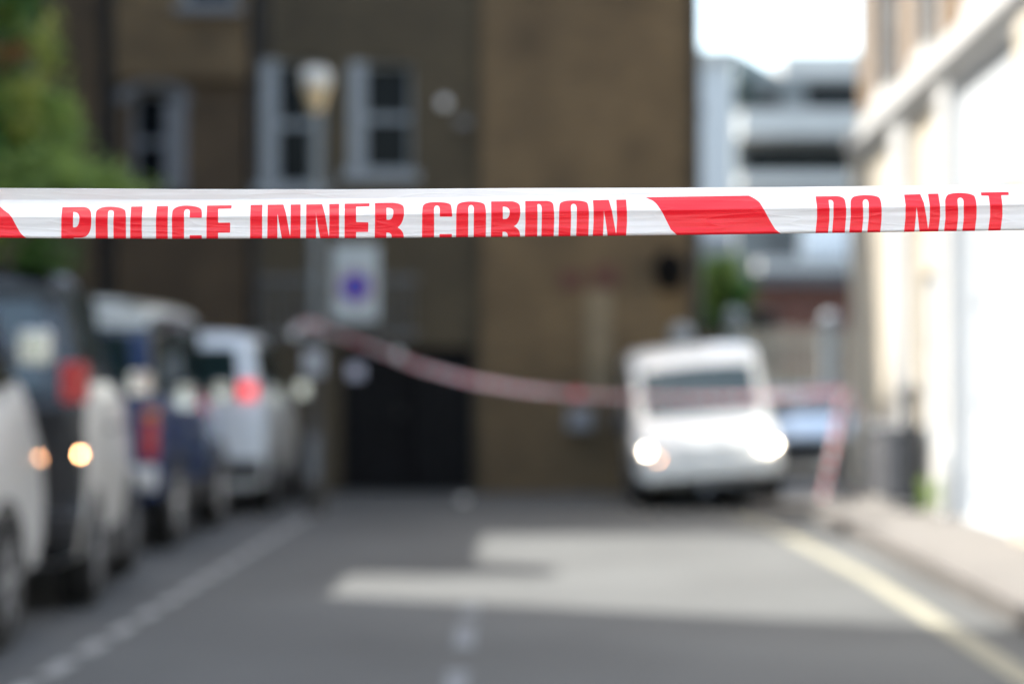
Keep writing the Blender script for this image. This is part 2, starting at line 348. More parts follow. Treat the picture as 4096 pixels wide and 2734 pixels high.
# ------------------------------------------------------------------ white stucco terrace on the right
a_ = math.atan(.038)
SC = lambda y: (26.5 - y) / math.cos(a_)
def right_house(ylo, yhi, gf, first, openings, wins, label, door=None, H=11.0, cor=4.63, gcol2=None):
    t = thing('terraced_house', (fx(yhi), yhi, 0), -R(90) - a_, label, 'house', 'terraced houses on the right')
    L = (yhi - ylo) / math.cos(a_); S = lambda y: (yhi - y) / math.cos(a_)
    hs = [(S(b), S(a), z0, z1) for a, b, z0, z1, k in openings]
    q = MB(); wall_mesh(q, 0, L, 0, cor - .002, 0, .35, hs); q.box(.001, .3, .35, 8, 0, H - .3); q.box(L - .3, L - .001, .35, 8, 0, H - .3)
    q.build('ground_floor_wall', gf, t)
    ws = [(S(b), S(a), z0, z1) for a, b, z0, z1 in wins]
    q = MB(); wall_mesh(q, 0, L, cor, H, .03, .32, ws); q.build('upper_wall', first, t)
    q = MB(); q.box(0, L, -.16, .028, cor - .12, cor + .10); q.box(0, L, -.09, -.002, cor - .28, cor - .122); q.build('cornice', STUCCO, t)
    q = MB(); q.box(0, L, -.18, .028, H - .35, H); q.build('parapet', STUCCO, t)
    q = MB(); q.box(0, L, .03, 8, H + .003, H + .1); q.build('roof', SLATE, t)
    for h in ws: window(t, *h, .03, surround=STUCCO, sillm=STUCCO, depth=.16)
    for h, o in zip(hs, openings):
        if o[4] == 'w': window(t, *h, 0, sillm=STUCCO, depth=.14)
        else:
            d = bx('door', gcol2 or STUCCOB, t, h[0] + .003, h[1] - .003, .06, .12, h[2] + .01, h[3] - .003)
            q = MB(); w_ = h[1] - h[0]
            for i in range(2):
                for j in range(3):
                    a = h[0] + w_ * (.10 + .44 * i); b = a + w_ * .36; c = h[2] + (h[3] - h[2]) * (.06 + .31 * j); e = c + (h[3] - h[2]) * .25
                    q.box(a, b, .045, .059, c, e)
            q.build('panel', gcol2 or STUCCOB, d)
            bx('handle', CHROME, d, h[1] - .16, h[1] - .12, .01, .045, 1.1, 1.2)
    return t, S
t, S = right_house(20.0, 26.5, CREAM, TAN, [(20.25, 21.3, .14, 2.6, 'd')],
    [(23.25, 24.55, 4.95, 6.9), (20.6, 21.5, 4.95, 6.9), (23.25, 24.55, 8, 9.6), (20.6, 21.5, 8, 9.6)],
    'far cream and white house on the right with tan brick above', gcol2=STUCCOB)
for a, b, m in ((22.0, 22.9, STUCCO), (25.6, 26.4, CREAM)):
    q = MB(); q.box(S(b), S(a), -.10, -.002, .13, 4.34); q.box(S(b) - .06, S(a) + .06, -.15, -.101, .13, .75); q.build('pilaster', m, t)
bx('plinth', STUCCO, t, S(25.5), S(23.0), -.06, -.002, .13, 1.0)
t, S = right_house(13.0, 19.97, STUCCOB, TAN, [(13.6, 15.0, .9, 2.8, 'w'), (16.6, 19.0, .14, 3.1, 'd')],
    [(16.9, 18.5, 4.95, 6.9), (13.8, 15.2, 4.95, 6.9), (16.9, 18.5, 8, 9.6), (13.8, 15.2, 8, 9.6)],
    'middle white house with a skylight tint on the right with wide pale doors', gcol2=mat('skylit_pale_blue', (.50, .545, .59), .5, var=.04))  # wall and doors carry the bluish skylight tint in their colour
for a, b, m in ((19.3, 19.9, STUCCO), (15.5, 16.2, CREAM)):
    q = MB(); q.box(S(b), S(a), -.10, -.002, .13, 4.34); q.box(S(b) - .06, S(a) + .06, -.15, -.101, .13, .75); q.build('pilaster', m, t)
right_house(-12, 12.97, STUCCO, STOCK, [(-2, -.9, .14, 2.5, 'd'), (3, 4.6, .9, 2.8, 'w'), (7, 8.6, .9, 2.8, 'w')],
    [(a, a + 1.4, z, z + 1.9) for a in (-8, -3.5, 1, 5.5, 10) for z in (4.95, 8)], 'nearest white-fronted terrace on the right, beside the camera')
# cabinet and post stand in for a shaded wall recess and doorway edge
t = thing('recess_shade_cabinet', (fx(21.9) - .25, 21.9, .12), -R(90) - a_, 'waist-high grey cabinet shape standing in for a shaded recess in the white wall', 'cabinet')
q = MB(); q.box(-.8, .8, -.2, .2, .06, .80); q.build('cabinet_body', mat('cabinet_grey', (.13, .135, .15), .5), t, bevel=.02)
bx('lid', mat('cabinet_lid', (.2, .21, .23), .5), t, -.83, .83, -.23, .23, .802, .84); bx('base', STONE, t, -.82, .82, -.21, .21, 0, .058)
q = MB(); q.box(-.005, .005, -.206, -.201, .08, .78); q.build('door_joint', BLACKP, t)
t = thing('metal_post', (fx(20.2) - .32, 20.2, .12), 0, 'dark slim post standing in for a dark doorway edge in the white wall on the right', 'post')
q = MB(); q.lathe([(.13, 0), (.13, .06), (.085, .09), (.075, 1.1), (.10, 1.14), (.10, 1.2), (.05, 1.30), (.01, 1.32)], n=14); q.build('shaft', mat('dark_iron', (.02, .024, .03), .4), t, smooth='angle')

# ------------------------------------------------------------------ foliage
def leaf_mat(name, c, tr=.35):
    m = bpy.data.materials.new(name); m.use_nodes = True; n = m.node_tree.nodes; l = m.node_tree.links
    p = n['Principled BSDF']; p.inputs['Roughness'].default_value = .45
    nz = n.new('ShaderNodeTexNoise'); nz.inputs['Scale'].default_value = 2.5; tc = n.new('ShaderNodeTexCoord'); l.new(tc.outputs['Object'], nz.inputs[0])
    cr = n.new('ShaderNodeValToRGB'); cr.color_ramp.elements[0].position = .35; cr.color_ramp.elements[1].position = .68
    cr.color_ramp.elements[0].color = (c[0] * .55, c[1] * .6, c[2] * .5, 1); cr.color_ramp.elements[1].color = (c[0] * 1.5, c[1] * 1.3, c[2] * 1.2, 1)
    l.new(nz.outputs[0], cr.inputs[0]); l.new(cr.outputs[0], p.inputs['Base Color'])
    t_ = n.new('ShaderNodeBsdfTranslucent'); l.new(cr.outputs[0], t_.inputs[0]); mx = n.new('ShaderNodeMixShader'); mx.inputs[0].default_value = tr
    l.new(p.outputs[0], mx.inputs[1]); l.new(t_.outputs[0], mx.inputs[2]); l.new(mx.outputs[0], n['Material Output'].inputs[0]); return m
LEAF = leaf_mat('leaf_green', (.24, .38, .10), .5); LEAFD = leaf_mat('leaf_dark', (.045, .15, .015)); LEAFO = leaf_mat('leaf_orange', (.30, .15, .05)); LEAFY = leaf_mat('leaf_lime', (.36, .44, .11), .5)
BARK = mat('bark', (.07, .055, .04), .9, var=.3, scale=9)
def leaves(q, c, rad, n, size, clumps=14, rnd=random):
    cs = []
    for _ in range(clumps):
        while True:
            v = Vector([rnd.uniform(-1, 1) for _ in range(3)])
            if .25 < v.length < 1: break
        cs.append((v, rnd.uniform(.22, .42)))
    for i in range(n):
        cv, cr = rnd.choice(cs); g = Vector([rnd.gauss(0, .5) for _ in range(3)]) * cr
        v = cv + g; p = Vector((c[0] + v.x * rad[0], c[1] + v.y * rad[1], c[2] + v.z * rad[2]))
        a = Vector([rnd.gauss(0, 1) for _ in range(3)]).normalized(); b = a.orthogonal().normalized(); s = size * rnd.uniform(.6, 1.3)
        cc = a.cross(b) * .25
        q.add([p - a * s, p + b * s * .5 + cc * s, p + a * s, p - b * s * .5 + cc * s], [(0, 1, 2, 3)])
def tree(loc, height, blobs, label, cat='tree', seed=1, trunk_r=.12, name='tree', limbs=True):
    rnd = random.Random(seed)
    t = thing(name, loc, 0, label, cat)
    q = MB(); q.tube([(0, 0, 0), (.04, .02, height * .4), (-.03, .05, height * .75), (.02, 0, height)], [trunk_r, trunk_r * .8, trunk_r * .55, trunk_r * .25], 10)
    if limbs:
        for c, rad, n, s, m, nc in blobs: q.tube([(0, .02, height * .45), (c[0] * .5, c[1] * .5, (height * .5 + c[2]) / 2), c], [trunk_r * .5, trunk_r * .3, trunk_r * .1], 7)
    q.build('trunk', BARK, t, smooth=True)
    mats = []
    q = MB()
    for c, rad, n, s, m, nc in blobs:
        if m not in mats: mats.append(m)
        q.cur = mats.index(m); leaves(q, c, rad, n, s, nc, rnd)
    q.build('crown', mats, t)
    return t
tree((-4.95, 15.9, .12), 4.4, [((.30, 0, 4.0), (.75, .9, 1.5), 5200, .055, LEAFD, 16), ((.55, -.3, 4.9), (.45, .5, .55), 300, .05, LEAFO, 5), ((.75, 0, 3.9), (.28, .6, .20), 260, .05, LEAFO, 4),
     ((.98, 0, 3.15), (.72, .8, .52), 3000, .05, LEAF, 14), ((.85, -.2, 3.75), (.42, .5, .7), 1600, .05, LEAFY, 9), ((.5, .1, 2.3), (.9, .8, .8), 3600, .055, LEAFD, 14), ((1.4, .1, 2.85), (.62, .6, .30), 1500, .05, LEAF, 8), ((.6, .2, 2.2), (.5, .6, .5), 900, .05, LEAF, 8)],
     'green street tree with some orange leaves overhanging the cars at the left edge', seed=3)
tree((X(1640, 32), 32, 0), 3.3, [((0, 0, 3.2), (.62, .6, .55), 2600, .07, LEAF, 12), ((-.1, 0, 2.6), (.7, .6, .7), 2600, .07, LEAFD, 12)], 'small green tree beyond the corner of the brick building', seed=9, trunk_r=.08)
tree((X(1825, 33), 33.2, 0), .5, [((0, 0, .85), (.55, .4, .55), 2200, .06, LEAF, 10), ((.1, 0, .5), (.7, .4, .5), 1500, .06, LEAFD, 10)], 'round green bush in front of the pale slatted fence', 'bush', 5, .03, 'bush')
tree((fx(19.7) - .2, 19.6, .12), .1, [((0, 0, .2), (.12, .2, .2), 220, .04, LEAF, 6)], 'tuft of weeds at the foot of the white wall', 'weed', 6, .006, 'weed', False)

# ------------------------------------------------------------------ beyond the corner
t = thing('picket_fence', (X(1690, 36), 36, 0), 0, 'pale vertical slat fence behind the van on the right', 'fence')
FENCE = mat('bleached_wood', (.40, .36, .29), .8, var=.2)
q = MB(); k = 0.0; Lf = X(2060, 36) - X(1690, 36)
while k < Lf: q.box(k, k + .085, 0, .03, 1.1, Z(752, 36) + .03 * math.sin(k * 9)); k += .15
q.build('slats', FENCE, t)
q = MB(); q.box(0, Lf, .031, .08, 1.3, 1.4); q.box(0, Lf, .031, .08, 2.2, 2.3); q.build('rail', FENCE, t)
q = MB(); q.box(0, Lf, -.02, .2, 0, 1.095); q.build('base_wall', mat('dark_render', (.06, .06, .065), .8), t)
GP = [(1682, 30.5, 705), (1562, 25.4, 740), (1902, 34.5, 715)]
for (px, d, Yt), lab in zip(GP, ('white capped gate pillar seen over the van roof', 'pale post with a ball cap beside the brick wall, behind the van', 'white gate pillar before the slatted fence near the white house')):
    g = thing('gate_pillar', (X(px, d), d, 0), 0, lab, 'pillar', 'pale gate pillars')
    zt = Z(Yt, d); q = MB(); q.box(-.12, .12, -.12, .12, 0, zt - .36); q.build('shaft', WPAINT, g, bevel=.01)
    q = MB(); q.box(-.17, .17, -.17, .17, zt - .358, zt - .28); q.lathe([(.05, zt - .279), (.12, zt - .22), (.15, zt - .14), (.12, zt - .06), (.03, zt - .01)], n=16); q.build('cap', WPAINT, g, smooth='angle')
t = thing('brick_garage', (X(1610, 42), 42, 0), 0, 'low dark red-brick building with a flat roof behind the fence', 'building')
W_ = X(2150, 42) - X(1610, 42); H_ = Z(655, 42)
q = MB(); wall_mesh(q, 0, W_, 0, H_, 0, .3, [(.6, 1.6, 1.6, H_ - .5)]); q.box(.001, .3, .3, 6, 0, H_ - .01); q.box(W_ - .3, W_ - .001, .3, 6, 0, H_ - .01); q.build('wall', REDB, t)
window(t, .6, 1.6, 1.6, H_ - .5, 0, frame=GPAINT); bx('roof', SLATE, t, -.2, W_ + .2, -.25, 6.2, H_ + .003, H_ + .28)
# modern flats
D = 58
t = thing('apartment_building', (X(1690, D), D, 0), 0, 'modern white and grey block of flats with long balconies in the gap', 'building')
FL = mat('pale_render', (.40, .405, .39), .6, var=.08, scale=.5); FG = mat('grey_cladding', (.10, .115, .12), .5, var=.12, scale=.5)
W_ = X(2120, D) - X(1690, D); z = lambda Y: Z(Y, D)
hol = [(X(1700, D) - X(1690, D), W_ - .3, z(415), z(330)), (X(1845, D) - X(1690, D), W_ - .3, z(252), z(182)), (X(1745, D) - X(1690, D), X(1835, D) - X(1690, D), z(580), z(545)), (.2, X(1800, D) - X(1690, D), z(252), z(205))]
q = MB(); wall_mesh(q, 0, W_, 0, z(175), 0, .4, hol); q.box(.001, .4, .4, 9, 0, z(176)); q.box(W_ - .4, W_ - .001, .4, 9, 0, z(176)); q.build('wall', FG, t)
for h in hol: window(t, *h, 0, frame=LEAD, sill=False, mids=0, fw=.1)
for i, (a, b) in enumerate(((322, 262), (437, 405))):
    bx('balcony', FL, t, .02, W_ - .02, -1.2, -.003, z(a), z(b))
q = MB(); q.box(.5, W_ - .02, -1.3, -.003, z(655), z(600)); q.build('balcony', FL, t)
q = MB(); k = .5
while k < W_: q.box(k, k + .04, -1.33, -1.303, z(650), z(575)); k += .22
q.box(.5, W_, -1.33, -1.303, z(575), z(572)); q.build('balcony_railing', LEAD, t)
bx('bay', mat('flat_white', (.70, .74, .76), .5, var=.06), t, X(1835, D) - X(1690, D), X(1935, D) - X(1690, D), -1.0, -.004, z(598), z(520))
bx('roof_terrace_wall', FL, t, X(1800, D) - X(1690, D), W_, .1, 5, z(174), z(118))
q = MB(); a0 = .0; a1 = X(1800, D) - X(1690, D)     # sloping glazed roof
q.add([(a0, .1, z(174)), (a1, .1, z(174)), (a0, .1, z(110)), (a0, 5, z(174)), (a1, 5, z(174)), (a0, 5, z(110))], [(0, 1, 2), (3, 5, 4), (0, 2, 5, 3), (1, 4, 5, 2), (0, 3, 4, 1)])
q.build('roof', mat('teal_slate', (.16, .19, .19), .4, var=.2, scale=.7), t)
D = 46
t = thing('white_building', (X(1560, D), D, 0), 0, 'narrow pale rendered house end rising beside the brick building', 'building')
W_ = X(1682, D) - X(1560, D); zt = Z(112, D)
q = MB(); q.box(0, W_, 0, 7, 0, zt - .3); q.build('wall', mat('pale_blue_render', (.46, .49, .50), .6, var=.06), t)
bx('coping', FL, t, -.1, W_ + .1, -.1, 7.1, zt - .297, zt); bx('lower_band', LEAD, t, 0, W_, -.12, -.003, Z(700, D), Z(545, D))
tree((X(1712, 57.3), 57.3, Z(262, 58)), .5, [((0, 0, .55), (.38, .3, .50), 900, .09, mat('dark_teal_leaf', (.02, .05, .045), .7), 10)], 'dark conifer-like shrub standing on the upper balcony of the flats', 'shrub', 4, .04, 'shrub')

# ------------------------------------------------------------------ lamp post and sign
LX, LY = X(722, 21.8), 21.8
GALV = mat('pale_grey_steel', (.20, .23, .245), .45, metal=.2, var=.1)
t = thing('street_lamp', (LX, LY, 0), 0, 'tall grey lamp post with a pale lantern on top, before the sash windows', 'lamp post')
q = MB(); q.lathe([(.12, 0), (.12, .9), (.09, 1.0), (.075, 1.05), (.062, 1.5), (.060, 1.9)], n=16); q.build('post_base', mat('dark_brown_paint', (.035, .032, .028), .6), t, smooth='angle'); q = MB(); q.lathe([(.0605, 1.9), (.062, 1.905), (.060, 3), (.055, Z(262, 21.8) + .04)], n=16); q.build('post', GALV, t, smooth='angle')  # lower post darker and browner than the upper post
zt = Z(262, 21.8)
q = MB(); q.lathe([(.05, zt + .02), (.085, zt + .06), (.155, zt + .30)], n=8); q.build('lamp_glass', mat('opal_glass', (.78, .62, .38), .35, var=.05), t, smooth='angle')
q = MB(); q.lathe([(.160, zt + .302), (.172, zt + .32), (.165, zt + .46), (.13, zt + .50), (.02, zt + .51)], n=16); q.build('lamp_hood', mat('lamp_white', (.66, .67, .63), .35, var=.05), t, smooth='angle')
q = MB(); q.box(-.06, .06, -.135, -.12, .35, .85); q.build('access_door', LEAD, t)
q = MB(); q.box(-.11, .11, -.10, -.085, Z(860, 21.7), Z(800, 21.7)); q.build('sticker', mat('sticker_grey', (.42, .44, .47), .5), t)
# round sign on a backing board
SD = 21.72
t = thing('road_sign', (X(815, SD), SD, 0), 0, 'grey-white board with a blue disc ringed red, clamped to the lamp post', 'sign')
SW = (X(868, SD) - X(762, SD)) / 2; z0, z1 = Z(735, SD), Z(560, SD)
q = MB(); q.box(-SW, SW, -.012, .012, z0, z1); q.build('board', mat('sign_board', (.42, .47, .49), .4, var=.05), t, bevel=.004)
zc = Z(658, SD)
q = MB(); q.lathe([(.005, -.0125), (.178, -.0126), (.178, -.016), (.005, -.0161)], (0, 0, zc), 36, 'Y'); q.build('red_ring', mat('sign_red', (.30, .07, .10), .4, var=.05), t)
q = MB(); q.lathe([(.005, -.0165), (.145, -.0166), (.145, -.019), (.005, -.0191)], (0, 0, zc), 36, 'Y'); q.build('blue_disc', mat('sign_blue', (.006, .03, .42), .4, var=.05), t)
q = MB(); u = .7071
q.add([(-.15 * u - .008, -.0215, zc + .15 * u - .008), (-.15 * u + .008, -.0215, zc + .15 * u + .008), (.15 * u + .008, -.0215, zc - .15 * u + .008), (.15 * u - .008, -.0215, zc - .15 * u - .008)], [(0, 1, 2, 3)])
q.build('red_bar', MATS['sign_red'], t)
q = MB(); dx = LX - X(815, SD)
for zz in (z0 + .1, z1 - .13): q.box(dx + .055, .12, .013, .05, zz, zz + .03); q.lathe([(.072, zz), (.072, zz + .03)], (dx, LY - SD, 0), 16)
q.build('clamp', LEAD, t)

# ------------------------------------------------------------------ vehicles (local frame: nose towards +y, origin on the ground)
def ring(st):
    y, lean, zb, zs, zt, wd, wt = st
    mid = zb + (zs - zb) * .55; g = zt - zs
    h = [(wd * .80, zb), (wd * .95, zb + .05), (wd * .99, zb + (mid - zb) * .5), (wd, mid), (wd * .985, zs - (zs - mid) * .35), (wd * .955, zs),
         (wd * .93, zs + g * .06), (wt + (wd * .93 - wt) * .45, zs + g * .52), (wt + .02, zt - g * .14), (wt - .05, zt - g * .03), (wt * .55, zt + .010), (0, zt + .018)]
    if g < .12: h = [(a, min(b, zt + .01)) for a, b in h]
    pts = [(x, y + lean * (z - zb), z) for x, z in h]
    return pts + [(-x, yy, z) for x, yy, z in pts[-2::-1]]
def patch(a, b, c, d, off, inset=(.06, .06, .06, .06)):
    """quad a-b (bottom), d-c (top); solid slab pushed outwards"""
    a, b, c, d = map(Vector, (a, b, c, d)); l, r, lo, hi = inset
    f = lambda u, v: (a.lerp(b, u)).lerp(d.lerp(c, u), v)
    A, B, C, D_ = f(l, lo), f(1 - r, lo), f(1 - r, 1 - hi), f(l, 1 - hi)
    n = (B - A).cross(D_ - A).normalized()
    if n.dot(Vector(off[1])) < 0: n = -n
    o0, o1 = n * (off[0] - .02), n * off[0]
    return [A + o0, B + o0, C + o0, D_ + o0, A + o1, B + o1, C + o1, D_ + o1], [(0, 1, 2, 3), (7, 6, 5, 4), (0, 4, 5, 1), (1, 5, 6, 2), (2, 6, 7, 3), (3, 7, 4, 0)]
def skin(RG, i, j, k0, k1, off, insu, insv, nu=8, nv=8, flip=1):
    """glass slab lying on the body between rings i..j and ring points k0..k1"""
    def P(u, v):
        a = u * (j - i); ia = min(int(a), abs(j - i) - 1) if j > i else 0; fa = a - ia; b = k0 + v * (k1 - k0); kb = min(int(b), k1 - 1); fb = b - kb
        g = lambda r, k: Vector(RG[r][k])
        return g(i + ia, kb).lerp(g(i + ia, kb + 1), fb).lerp(g(i + ia + 1, kb).lerp(g(i + ia + 1, kb + 1), fb), fa)
    G = [[P(insu[0] + (1 - insu[0] - insu[1]) * a / nu, insv[0] + (1 - insv[0] - insv[1]) * b / nv) for b in range(nv + 1)] for a in range(nu + 1)]
    V = []; n = (nu + 1) * (nv + 1)
    N = []
    for a in range(nu + 1):
        for b in range(nv + 1):
            du = G[min(a + 1, nu)][b] - G[max(a - 1, 0)][b]; dv = G[a][min(b + 1, nv)] - G[a][max(b - 1, 0)]; m = du.cross(dv).normalized(); m = m if m.dot(Vector(flip)) > 0 else -m
            V.append(G[a][b] + m * off); N.append(G[a][b] - m * .01)
    w = nv + 1; F = [(a * w + b, a * w + b + 1, (a + 1) * w + b + 1, (a + 1) * w + b) for a in range(nu) for b in range(nv)]
    F += [tuple(x + n for x in f[::-1]) for f in F]
    rim = [b for b in range(nv)] + [a * w + nv for a in range(nu)] + [nu * w + b for b in range(nv, 0, -1)] + [a * w for a in range(nu, 0, -1)]
    F += [(rim[x], rim[(x + 1) % len(rim)], rim[(x + 1) % len(rim)] + n, rim[x] + n) for x in range(len(rim))]
    return V + N, F
def vehicle(name, loc, rz, label, cat, paint, st, axles, hw, wr, side_w, screen, rear_w=None, roofm=None, tail=None, glass=CARGL, group=None, mirrors=None, roll=0,
            front=None, bump=PLAST, rim=RIM, mirror_m=None, rearplate=True, sins=((.10, .05), (.05, .05))):
    t = thing(name, loc, rz, label, cat, group); t.rotation_euler = (0, roll, rz)
    RG = [ring(s) for s in st]; n = len(RG[0]); q = MB(); KL = roofm[2] if roofm and len(roofm) > 2 else 8
    for r in RG: q.add(r, [])
    for i in range(len(RG) - 1):
        for k in range(n - 1):
            f = (i * n + k, (i + 1) * n + k, (i + 1) * n + k + 1, i * n + k + 1)
            if roofm and KL <= k <= n - 2 - KL and i in roofm[1]: continue
            q.f.append(f); q.mi.append(0)
        q.f.append((i * n, i * n + n - 1, (i + 1) * n + n - 1, (i + 1) * n)); q.mi.append(0)
    q.f.append(tuple(range(n))); q.mi.append(1 if KL != 8 else 0)
    q.f.append(tuple(range((len(RG) - 1) * n, len(RG) * n))[::-1]); q.mi.append(0)
    q.build('body', [paint, roofm[0] if roofm else paint], t, smooth='angle')
    if roofm:
        q = MB()
        for i in roofm[1]:
            for k in range(KL, n - 1 - KL):
                P = [RG[i][k], RG[i + 1][k], RG[i + 1][k + 1], RG[i][k + 1]]
                q.add(P, [(0, 1, 2, 3)])
        o = q.build('roof', roofm[0], t, smooth='angle')
        bm = bmesh.new(); bm.from_mesh(o.data); bmesh.ops.remove_doubles(bm, verts=bm.verts, dist=1e-4); bm.to_mesh(o.data); bm.free(); o.data.shade_smooth()
        e = st[roofm[1][0]]; bx('gutter', roofm[0], t, -e[6] - .015, e[6] + .015, RG[roofm[1][0]][9][1] - .03, RG[roofm[1][0]][9][1] - .006, e[4] - .16, e[4] - .02)
    for i, j in side_w:                                        # side glass between rings i..j
        for s in (1, -1):
            vs, fs = skin(RG, i, j, 6, 8, .012, (.04, .04), (.05, .04), 8, 5, (1, 0, .2))
            q = MB(); q.add([(v[0] * s, v[1], v[2]) for v in vs], fs); q.build('side_window', glass, t)
    i, j = screen
    q = MB(); k = 8
    q.add(*skin(RG, j, i, 9, n - 10, .014, sins[0], sins[1], 8, 12, (0, 1, 1))); q.build('windscreen', glass, t, smooth='angle')
    if rear_w:
        z0, z1, ww = rear_w; e = st[0]; yy = lambda z: e[0] + e[1] * (z - e[2])
        q = MB(); q.add(*patch((-ww, yy(z0), z0), (ww, yy(z0), z0), (ww * .93, yy(z1), z1), (-ww * .93, yy(z1), z1), (.012, (0, -1, 0)), (0, 0, 0, 0))); q.build('rear_window', glass, t)
    e = st[0]
    for (kind, x0, x1, z0, z1, m) in (tail or []):
        for s in (1, -1):
            yy0 = e[0] + e[1] * ((z0 + z1) / 2 - e[2]); q = MB(); a, b = sorted((x0 * s, x1 * s)); q.box(a, b, yy0 - (.035 if kind == 'tailgate' else .055), yy0 + .10, z0, z1); q.build(kind, m, t, bevel=.012)
    q = MB(); q.box(-e[5] * .97, e[5] * .97, e[0] - .10, e[0] + .05, e[2] + .10, e[2] + .30); q.build('rear_bumper', bump, t, bevel=.03)
    if rearplate: bx('number_plate', PLATEY, t, -.26, .26, e[0] + e[1] * .4 - .03, e[0] + e[1] * .4 + .02, e[2] + .42, e[2] + .53)
    e = st[-1]
    q = MB(); q.box(-e[5] * .92, e[5] * .92, e[0] - .06, e[0] + .10, e[2] + .02, e[2] + .26); q.build('front_bumper', front[0] if front else bump, t, bevel=.03)
    if front:
        fr = front[1:]
        for (kind, x0, x1, z0, z1, m) in fr:
            sides = (1, -1) if x0 > 0 else (1,)
            for s in sides:
                a, b = sorted((x0 * s, x1 * s)); yy0 = e[0] + e[1] * ((z0 + z1) / 2 - e[2]); q = MB()
                if kind in ('headlight', 'fog_light'): q.lathe([(.01, yy0 - .03), (abs(b - a) / 2, yy0 - .02), (abs(b - a) / 2 * .95, yy0 + .03), (.02, yy0 + .045)], ((a + b) / 2, 0, (z0 + z1) / 2), 18, 'Y')
                else: q.box(a, b, yy0 - .06, yy0 + .03, z0, z1)
                hl = q.build(kind, m, t, bevel=0 if 'light' in kind else .01)
                if kind == 'headlight':
                    q = MB(); cx_, cz_ = (a + b) / 2, (z0 + z1) / 2
                    if s < 0: q.lathe([(.004, yy0 + .046), (.085, yy0 + .047), (.08, yy0 + .055), (.004, yy0 + .057)], (cx_, 0, cz_), 18, 'Y', sx=1.25, sy=.55)
                    else: q.lathe([(.004, yy0 + .046), (.030, yy0 + .047), (.028, yy0 + .055), (.004, yy0 + .057)], (cx_ + .02, 0, cz_ + .03), 14, 'Y')
                    q.build('bulb', HEAD, hl)
                    if s > 0:
                        q = MB(); q.lathe([(.004, yy0 + .046), (.014, yy0 + .047), (.013, yy0 + .055), (.004, yy0 + .057)], (cx_ - .10, 0, cz_ - .07), 14, 'Y'); q.build('side_bulb', AMBER, hl)
    else:
        for s in (1, -1):
            a, b = sorted((e[5] * .55 * s, e[5] * .92 * s)); q = MB(); q.box(a, b, e[0] - .10, e[0] + .03, e[4] - .22, e[4] - .06); q.build('headlight', CLEARL, t, bevel=.02)
    for ay in axles:
        for s in (1, -1):
            q = MB(); r = wr; W2 = .105
            q.lathe([(r * .66, -W2), (r * .93, -W2), (r, -W2 * .6), (r, W2 * .6), (r * .93, W2), (r * .66, W2)], (s * (hw - W2 + .012), ay, r), 26, 'X')
            wh = q.build('wheel', TYRE, t, smooth='angle')
            q = MB(); xo = s * (hw + .006)
            q.lathe([(r * .10, 0), (r * .12, s * .012), (r * .04, s * .016)], (xo, ay, r), 14, 'X')
            q.lathe([(r * .56, -s * .03), (r * .655, s * .008), (r * .655, -s * .02), (r * .50, -s * .045)], (xo, ay, r), 24, 'X')
            for k in range(6):
                an = 2 * math.pi * k / 6; c, sn = math.cos(an), math.sin(an); w2 = .035
                P = [(xo + dx, ay + c * rr - sn * w, r + sn * rr + c * w) for dx in (-.02, .008) for rr, w in ((r * .08, -w2), (r * .60, -w2 * .8), (r * .60, w2 * .8), (r * .08, w2))]
                q.add(P, [(0, 1, 2, 3), (7, 6, 5, 4), (0, 4, 5, 1), (1, 5, 6, 2), (2, 6, 7, 3), (3, 7, 4, 0)])
            q.build('rim', rim, wh)
            q = MB(); sx = s * (hw + .004)                      # dark arch lip
            for k in range(12):
                a0, a1 = math.pi * k / 12 - .0, math.pi * (k + 1) / 12; P = []
                for dx in (-.05, 0):
                    for rr, an in ((r * 1.02, a0), (r * 1.17, a0), (r * 1.17, a1), (r * 1.02, a1)): P.append((sx + s * dx, ay + rr * math.cos(an), r + rr * math.sin(an)))
                q.add(P, [(0, 1, 2, 3), (7, 6, 5, 4), (1, 5, 6, 2), (0, 3, 7, 4)])
            q.build('wheel_arch', PLAST, t)
    if mirrors:
        my, mz = mirrors; 
        for s in (1, -1):
            x = s * hw; q = MB(); q.box(*sorted((x + s * .02, x + s * .20)), my - .06, my + .06, mz - .09, mz + .10)
            mo = q.build('door_mirror', mirror_m or paint, t, bevel=.03); bx('mirror_glass', CHROME, mo, *sorted((x + s * .035, x + s * .185)), my - .07, my - .063, mz - .07, mz + .08)
            q = MB(); q.box(*sorted((x - s * .10, x + s * .03)), my - .02, my + .02, mz - .06, mz - .02); q.build('mirror_arm', PLAST, mo)
    for s in (1, -1):
        z0 = st[2][2]; q = MB(); q.box(*sorted((s * (hw * .90), s * (hw + .004))), axles[0] + wr * 1.25, axles[1] - wr * 1.25, z0 - .08, z0 + .14); q.build('sill', PLAST, t, bevel=.02)
        for hy in ((axles[0] + axles[1]) / 2 - .45, (axles[0] + axles[1]) / 2 + .35):
            zz = st[2][2] + (st[2][3] - st[2][2]) * .72; q = MB(); q.box(*sorted((s * (hw - .03), s * (hw + .02))), hy, hy + .16, zz, zz + .03); q.build('door_handle', mirror_m or PLAST, t)
    return t
WCAR = mat('white_car_paint', (.86, .87, .87), .18, metal=.0, var=.04, coat=.8); SILV = mat('silver_car_paint', (.72, .76, .78), .28, metal=.1, var=.05, coat=.6)
BLUE = mat('blue_car_paint', (.022, .05, .15), .25, var=.08, coat=.7); VANW = mat('van_white', (.68, .71, .71), .3, var=.03, coat=.4)
SILV2 = mat('warm_white_paint', (.88, .88, .86), .28, var=.05, coat=.6)
BLK = mat('black_roof_paint', (.012, .013, .015), .25, var=.1, coat=.5)
G = 'cars parked nose to tail on the left'
